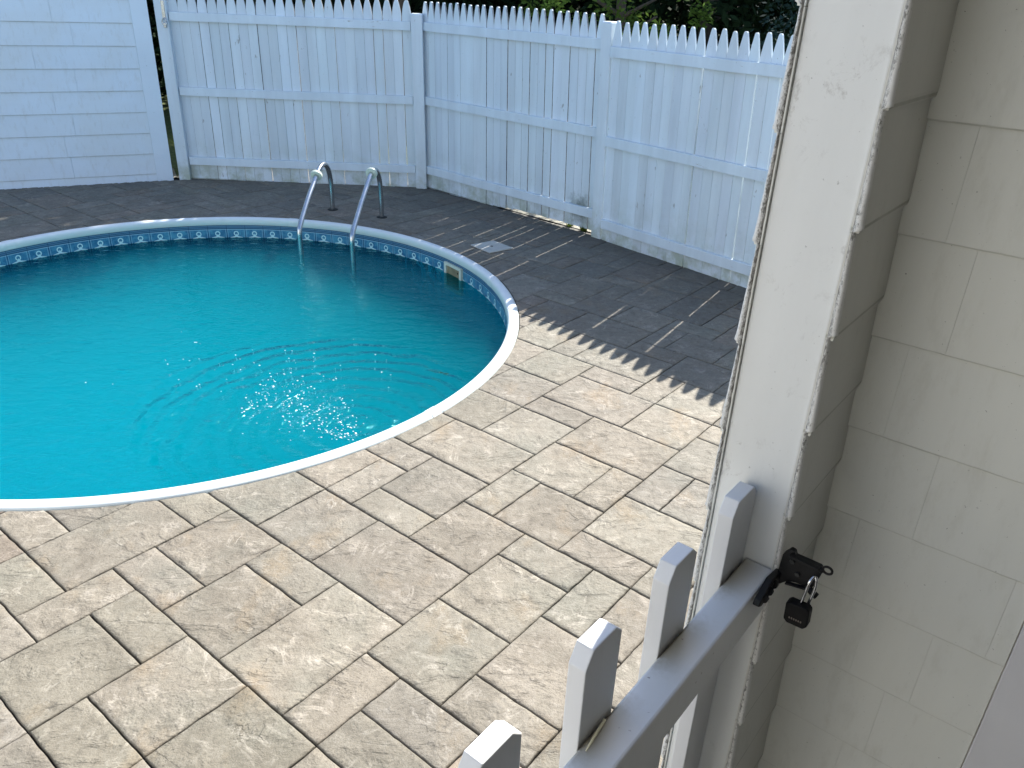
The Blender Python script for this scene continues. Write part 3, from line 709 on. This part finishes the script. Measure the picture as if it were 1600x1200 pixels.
# lapped siding, both sides of the stub: board ends show as a rough bead
def laps(side, v0, v1, zt0, step, name, mat, z_lo=-.02, wob=0):
    mb = MB(); k = 0; rl = random.Random(3 if side > 0 else 9); u_in = UR if side > 0 else UL; zt = zt0 + step * 6
    while zt > z_lo:
        zb = zt - step
        n = 14; P = []
        for q in range(n + 1):
            z_ = zb + (zt - zb) * q / n; th_ = .0098 - .0052 * (q / n); e_ = .0003 * noise.noise(Vector((z_ * 70, side, 1)))
            if q == 0: th_ -= .0012
            for (du, dv) in ((.0004, 0), (th_ + e_, .0006 + abs(e_)), (th_, v1 - v0), (.0004, v1 - v0)):
                P.append(uv(u_in + side * du, v0 + dv - (.0 if dv else abs(e_)), z_))
        F = [(q * 4 + j, q * 4 + (j + 1) % 4, (q + 1) * 4 + (j + 1) % 4, (q + 1) * 4 + j) for q in range(n) for j in range(4)] + [(0, 1, 2, 3), (n * 4, n * 4 + 1, n * 4 + 2, n * 4 + 3)]
        mb.quads(P, F); zt = zb - .0006
    o = mb.build(name, mat); under(o, house); return o
laps(1, .7995, VI - .0005, 1.9325, .1131, 'return_siding', M_ret)
laps(-1, .7995, 3.99, 1.90, .1131, 'side_siding', M_house)
# rough caulked ends of both siding runs
for side in (1, -1):
    u_in = UR if side > 0 else UL; zt0 = 1.9325 if side > 0 else 1.90; mb = MB(); n = 900; P = []
    for q in range(n + 1):
        z_ = HT * q / n; ph = ((z_ - zt0) % .1131) / .1131; th_ = .0106 - .0052 * ph + .0004 * noise.noise(Vector((z_ * 60, side * 4, 0))) + .0003 * noise.noise(Vector((z_ * 230, side * 4, 0)))
        if ph < .04: th_ += .0006
        bl = .0018 * (1 + .25 * noise.noise(Vector((z_ * 90, 7, side))))
        inn = .0008 + .0006 * noise.noise(Vector((z_ * 90, 3, side)))
        for du, dv in ((inn, .0045), (inn + .0014, .0010), (th_ * .55, -bl), (th_ - .0012, -bl * .6), (th_ + .0002, .0014), (th_ + .0002, .006)):
            P.append(uv(u_in + side * du, .7985 + dv, z_))
    F = [(q * 6 + j, q * 6 + j + 1, (q + 1) * 6 + j + 1, (q + 1) * 6 + j) for q in range(n) for j in range(5)]
    mb.quads(P, F); o = mb.build('siding_edge', M_edge, smooth=True); under(o, house)
# shingle-sided wall facing the camera
mb = MB(); rs = random.Random(2); zt = 1.906 + .1255 * 5; k = 5; UE = .0445
joint = {0: [-.1565], 1: [-.1237], 2: [-.1629, .0], 3: [-.097], 4: [-.163, .022], 5: [-.12, -.0384], 6: [-.07], 7: [-.1, .01], 8: [-.06]}
row = -5
while zt > -.02:
    zb = zt - .1255; us_ = [UR + .0045] + joint.get(row, [rs.uniform(-.17, -.03)]) + [UE - .0005]
    for a, b in zip(us_[:-1], us_[1:]):
        g = .00013; d0 = rs.uniform(-.0005, .0005); nseg = max(2, int((b - a) / .012)); P = []
        for q in range(nseg + 1):
            x = a + g + (b - a - 2 * g) * q / nseg; w1 = .0009 * noise.noise(Vector((x * 55, zb * 9, 2)))
            for (dv, z_) in ((-.0062 + d0, zb + w1), (-.0068 + d0, zb + w1 + .0015), (-.0020, zt + .001), (0, zt + .001), (0, zb + w1)):
                P.append(uv(x, VI + dv, z_))
        F = [(q * 5 + j, q * 5 + (j + 1) % 5, (q + 1) * 5 + (j + 1) % 5, (q + 1) * 5 + j) for q in range(nseg) for j in range(5)] + [tuple(range(5)), tuple(nseg * 5 + j for j in range(5))]
        mb.quads(P, F)
    zt = zb; row += 1
o = mb.build('shingle_wall', M_house); under(o, house)
mb = MB(); mb.prism([uv(UR + .001, VI, -.02), uv(2.6, VI, -.02), uv(2.6, 4.0, -.02), uv(UR + .001, 4.0, -.02)], Z * (HT + .02)); o = mb.build('wall_block', M_plain); under(o, house)
mb = MB(); mb.prism([uv(UE + .0006, VI - .011, -.02), uv(UE + .22, VI - .011, -.02), uv(UE + .22, VI - .0005, -.02), uv(UE + .0006, VI - .0005, -.02)], Z * (HT + .02))
o = mb.build('door_casing', simple('painted_casing', (.60, .60, .62), .4, 0, (50, .001), .04, 8), bevel=.0015); under(o, house)
mb = MB(); mb.prism([uv(-.215, -1.2, 2.40), uv(2.6, -1.2, 2.40), uv(2.6, VI - .002, 2.40), uv(-.215, VI - .002, 2.40)], Z * .12); o = mb.build('porch_ceiling', M_plain); under(o, house)
mb = MB(); mb.prism([uv(.62, -1.2, 0), uv(2.6, -1.2, 0), uv(2.6, VI - .0125, 0), uv(.62, VI - .0125, 0)], Z * 2.398); o = mb.build('porch_shade_wall', simple('porch_shade_panel', (.06, .06, .055), .6)); under(o, house)  # unseen dark block, added to keep light out of the porch nook
mb = MB(); mb.prism([uv(-5.2, -2.2, -.02), uv(2.6, -2.2, -.02), uv(2.6, -1.9, -.02), uv(-5.2, -1.9, -.02)], Z * 2.9); o = mb.build('bounce_wall', mat_laps('bounce_wall_siding', .1, .2, (.60, .59, .56))); under(o, house)  # unseen wall added behind the camera to bounce sunlight onto the end board
mb = MB(); mb.prism([uv(-.40, VF + .06, HT + .004), uv(2.6, VF + .06, HT + .004), uv(2.6, 4.1, HT + .004), uv(-.40, 4.1, HT + .004)], Z * .16); o = mb.build('roof', M_plain); under(o, house)
# porch floor and steps below the camera
mb = MB(); mb.prism([uv(-.20, -.745, 0), uv(.615, -.745, 0), uv(.615, VI - .02, 0), uv(-.20, VI - .02, 0)], Z * .44)
tag(mb.build('porch_floor', simple('grey_porch_deck', (.075, .072, .065), .7, 0, (30, .004)), bevel=.006), kind='structure')

# ------------------------------------------------------------------ gate
gate = empty('picket_gate', tuple(uv(-.24, .3, .5)))
tag(gate, 'low white vinyl picket gate with clipped tops in the foreground, latched to the house', 'gate')
ZR = 1.3996; GV0, GV1 = -.20, .8005
for zr in (ZR, .74):
    mb = MB(); mb.prism([uv(-.2465, GV0, zr - .060), uv(-.2100, GV0, zr - .060), uv(-.2100, GV0, zr), uv(-.2465, GV0, zr)], V * (GV1 - GV0))
    o = mb.build('gate_rail', M_grail, bevel=.0028, smooth=False); under(o, gate)
for i in range(7):
    v0 = .4413 + .1474 * (2 - i); v1 = v0 + .0585
    if i == 0: v0, v1 = .7363, .7985
    top = 1.509; ub, uf = -.2672, -.2486
    prof_ = [(v0, .55), (v1, .55), (v1, top - .010), (v1 - .008, top), (v0 + .027, top), (v0 + .009, top - .014), (v0, top - .0235)]
    prof_ = [(v0, .55), (v1, .55), (v1, top - .011), (v1 - .0115, top), (v0 + .0105, top), (v0, top - .0185)]
    mb = MB(); mb.prism([uv(ub, a, z_) for a, z_ in prof_], U * (uf - ub)); o = mb.build('picket', M_vinyl, bevel=.0012); under(o, gate)
# latch, black, with its strike arm on the gate rail
lat = empty('gate_latch', tuple(uv(-.19, .79, 1.4)))
tag(lat, 'black metal gate latch bracket at the house corner, at the end of the gate rail', 'latch')
def lp(u_, z_, v_=.790): return uv(u_, v_, z_)
mb = MB(); mb.prism([lp(-.2015, 1.434), lp(-.1945, 1.4445), lp(-.189, 1.4435), lp(-.187, 1.4385), lp(-.158, 1.4385), lp(-.1545, 1.434), lp(-.157, 1.420), lp(-.160, 1.408), lp(-.168, 1.4035), lp(-.180, 1.4035), lp(-.190, 1.3995), lp(-.1995, 1.389), lp(-.2035, 1.390)], V * .009)
pl_ = mb.build('bracket_plate', M_black_metal, bevel=.0014); under(pl_, lat)
for rib, dep in (([lp(-.1925, 1.4415), lp(-.158, 1.4395), lp(-.158, 1.4368), lp(-.1925, 1.4385)], .007), ([lp(-.190, 1.4015), lp(-.164, 1.4060), lp(-.164, 1.4040), lp(-.190, 1.3990)], .006)):
    mb = MB(); mb.prism(rib, V * -dep); o = mb.build('bracket_rib', M_black_metal, bevel=.0006); under(o, pl_)
for (u_, z_) in ((-.1885, 1.431), (-.1795, 1.417)):
    mb = MB(); mb.tube([lp(u_, z_, .7895), lp(u_, z_, .7870)], [.0034, .0026], 12); o = mb.build('screw', simple('screw_head', (.03, .03, .03), .4, .3)); under(o, pl_)
# strike arm reaching back to the rail face
mb = MB(); mb.prism([uv(-.2070, .797, 1.392), uv(-.2070, .797, 1.407), uv(-.2070, .765, 1.4135), uv(-.2070, .737, 1.4005), uv(-.2070, .733, 1.3935), uv(-.2070, .742, 1.3885), uv(-.2070, .764, 1.391)], U * .0085)
arm = mb.build('strike_arm', M_black_metal, bevel=.0014); under(arm, lat)
for k in range(3):
    mb = MB(); c = uv(-.1975, .747 + .013 * k, 1.398 + .002 * k); mb.tube([c - V * .002 - U * .002, c + V * .002 - U * .002], .0058, 10); o = mb.build('tooth', M_black_metal); under(o, arm)
# pull loop and lower lug
mb = MB(); c = lp(-.1495, 1.4385, .7905)
mb.tube([c + U * (.0052 * math.cos(a)) + Z * (.0046 * math.sin(a)) for a in [2 * math.pi * k / 18 for k in range(19)]], .0015, 8); mb.tube([lp(-.158, 1.434, .791), lp(-.1545, 1.4365, .791)], .0035, 8)
o = mb.build('pull_loop', M_black_metal, smooth=True); under(o, lat)
mb = MB(); mb.tube([lp(-.1640, 1.4035, .791), lp(-.1590, 1.4000, .791), lp(-.1535, 1.3975, .791)], [.0042, .0042, .0040], 12); o = mb.build('locking_lug', M_black_metal, smooth=True); under(o, lat)
# padlock
pk = empty('padlock', tuple(uv(-.168, .78, 1.355)))
tag(pk, 'small black padlock with a shiny steel shackle, hanging from the gate latch', 'padlock')
pvv = .7800
sh_ = [(-.1665, 1.380), (-.1655, 1.392), (-.1640, 1.408), (-.1628, 1.4200), (-.1605, 1.4262), (-.1572, 1.4225), (-.1566, 1.410), (-.1580, 1.396), (-.1592, 1.388)]
mb = MB(); mb.tube(smoothpath([uv(a, pvv + (.0 if i < 4 else .006), z_) for i, (a, z_) in enumerate(sh_)], 6), .0020, 12)
o = mb.build('shackle', simple('polished_steel', (.72, .72, .72), .12, 1), smooth=True); under(o, pk)
# tilted body
bc = uv(-.1665, pvv, 1.3725); ax = (U * .97 + Z * .05).normalized() * 1.12; az_ = (Z * .99 - U * .05).normalized() * 1.10
out_ = [(-.0125, .0105), (-.0095, .0135), (.0095, .0135), (.0125, .0100), (.0125, -.0095), (.0088, -.0140), (-.0085, -.0140), (-.0125, -.0100)]
mb = MB(); mb.prism([bc + ax * a + az_ * b - V * .0065 for a, b in out_], V * .013); o = mb.build('lock_body', M_dark, bevel=.0016); under(o, pk)
mb = MB()
for k in range(6): mb.box(bc + ax * (-.0062 + .0024 * k) + az_ * -.0055 - V * .00668, .0014, .0003, .0022, ax, V, az_)
o = mb.build('stamped_lettering', M_brass); under(o, pk)
# straw lying on the rail
mb = MB(); s0 = uv(-.2445, .0, 0); a = Vector((.101, .529, ZR + .0022)); b = Vector((.081, .494, ZR + .0018)); mb.tube([a, (a + b) / 2 + Z * .001, b], [.0016, .0015, .0006], 8)
o = mb.build('straw', M_straw, smooth=True); tag(o, 'short piece of pale dry straw lying on the gate rail at a picket foot', 'straw')

# ------------------------------------------------------------------ weeds at the fence foot
def weed(c, seed, h, n, label):
    rn = random.Random(seed); mb = MB()
    for _ in range(n):
        a = rn.uniform(0, 2 * math.pi); l = h * rn.uniform(.5, 1); wd = .004 + .004 * rn.random(); d = Vector((math.cos(a), math.sin(a), 0)); s_ = Vector((-d.y, d.x, 0)) * wd
        b0 = c + d * rn.uniform(0, .03); m1 = b0 + d * l * .3 + Z * l * .7; e = b0 + d * l * .8 + Z * l
        k = rn.uniform(.7, 1.3); mb.face([b0 - s_, b0 + s_, m1 + s_ * .8, m1 - s_ * .8], (k, k, k)); mb.face([m1 - s_ * .8, m1 + s_ * .8, e], (k, k, k))
    o = mb.build('weed', M_weed, attr='tone'); tag(o, label, 'weed', 'weeds at the foot of the fence')
weed(Vector((.60, 7.20, 0)), 1, .06, 60, 'low green weed under the fence beside the stained post')
weed(Vector((.48, 7.33, 0)), 2, .045, 50, 'small weed tuft under the fence, a little left of the stained post')
weed(Vector((-3.655, 8.95, 0)), 4, .42, 160, 'tall yellow green weed seen through the slit between outbuilding and fence')

# ------------------------------------------------------------------ trees beyond the fence
def tree(name, base, h, rad_, mat, seed, label, n=9000, conic=False, z0=.4, leaf=.11, clumps=60):
    rn = random.Random(seed); root = empty(name, tuple(base)); tag(root, label, 'tree', 'trees beyond the fence')
    mb = MB(); mb.tube([base + Z * -.1, base + Z * h * .35 + Vector((.05, .03, 0)), base + Z * h * .85], [rad_ * .09, rad_ * .06, rad_ * .02], 10)
    for _ in range(9):
        a = rn.uniform(0, 6.28); zz = rn.uniform(.25, .75) * h; mb.tube([base + Z * zz, base + Z * (zz + .3) + Vector((math.cos(a), math.sin(a), 0)) * rad_ * .5], [rad_ * .03, rad_ * .01], 6)
    o = mb.build('trunk', M_bark, smooth=True); under(o, root)
    mb = MB(); cl = []
    for _ in range(clumps):
        f = rn.random(); zz = z0 + (h - z0) * f
        rr = rad_ * ((1 - f) ** .8 if conic else math.sqrt(max(.05, 1 - (2 * f - .9) ** 2 * .8))) * rn.uniform(.55, 1); a = rn.uniform(0, 6.28)
        cl.append((base + Vector((rr * math.cos(a), rr * math.sin(a), zz)), rad_ * rn.uniform(.14, .34), rn.uniform(.55, 1.5)))
    for _ in range(n):
        c, r_, k = rn.choice(cl); d = Vector((rn.gauss(0, 1), rn.gauss(0, 1), rn.gauss(0, .8))).normalized() * r_ * rn.random() ** .4
        p = c + d; a = Vector((rn.gauss(0, 1), rn.gauss(0, 1), rn.gauss(0, .6))).normalized(); b = a.cross(Vector((rn.gauss(0, 1), rn.gauss(0, 1), rn.gauss(0, 1)))).normalized()
        l = leaf * rn.uniform(.6, 1.3); kk = k * rn.uniform(.75, 1.25)
        mb.face([p - a * l * .5, p + b * l * .22, p + a * l * .5, p - b * l * .22], (kk, kk, kk))
    o = mb.build('crown', mat, attr='tone'); under(o, root)
def dirp(px_az, dist): a = R(px_az); return Vector((math.cos(a) * dist, math.sin(a) * dist, 0))
# azimuth from the camera: picture x 950 -> 83.6 deg, x 1235 -> 72 deg
tree('leafy_tree', dirp(84.2, 11.3), 4.6, 1.15, M_leaf_g, 5, 'green leafy tree lit by the sun behind the middle fence posts', 9000, False, .2, .085)
tree('spruce_tree', dirp(70.6, 10.6), 5.0, 1.15, M_leaf_s, 6, 'blue green spruce showing between the fence tips and the house corner', 12000, True, .0, .07, 110)
for i, (az, ds, h_, rd, lb) in enumerate(((97, 15.5, 6.5, 2.2, 'dark evergreen behind the long middle stretch of the fence'), (110, 15.5, 6.2, 2.2, 'dark evergreen behind the left stretch of the fence'), (124, 16.5, 6.5, 2.4, 'dark evergreen behind the white outbuilding'),
        (89, 18, 7, 2.4, 'dark evergreen behind the right half of the middle fence stretch'), (78.5, 15, 6.0, 2.1, 'nearly black evergreen between the leafy tree and the spruce'), (66, 17, 6.5, 2.4, 'dark evergreen hidden behind the house corner'))):
    tree('evergreen_tree', dirp(az, ds), h_, rd, M_leaf_d, 40 + i, lb, 15000, False, .0, .22, 90)
# far wood closing the view
mb = MB(); rn = random.Random(77)
for k in range(26000):
    a = R(rn.uniform(48, 140)); d = rn.uniform(21, 26); z_ = rn.random() ** .8 * 5.5; p = Vector((math.cos(a) * d, math.sin(a) * d, z_))
    a3 = Vector((rn.gauss(0, 1), rn.gauss(0, 1), rn.gauss(0, .6))).normalized(); b3 = a3.cross(Vector((rn.gauss(0, 1), rn.gauss(0, 1), rn.gauss(0, 1)))).normalized(); l = .95 * rn.uniform(.6, 1.3); kk = rn.uniform(.4, 1.0)
    mb.face([p - a3 * l * .5, p + b3 * l * .25, p + a3 * l * .5, p - b3 * l * .25], (kk, kk, kk))
tag(mb.build('distant_wood', M_leaf_d, attr='tone'), 'dark wood far behind the fence, seen as one mass', 'wood', kind='stuff')
# tall tree whose shade dapples the far left of the patio
tree('shade_tree', Vector((-1.85, 12.5, 0)), 7.3, 1.7, M_leaf_d, 91, 'tall leafy tree whose crown hangs above the left stretch of the fence', 16000, False, 3.9, .15, 70)
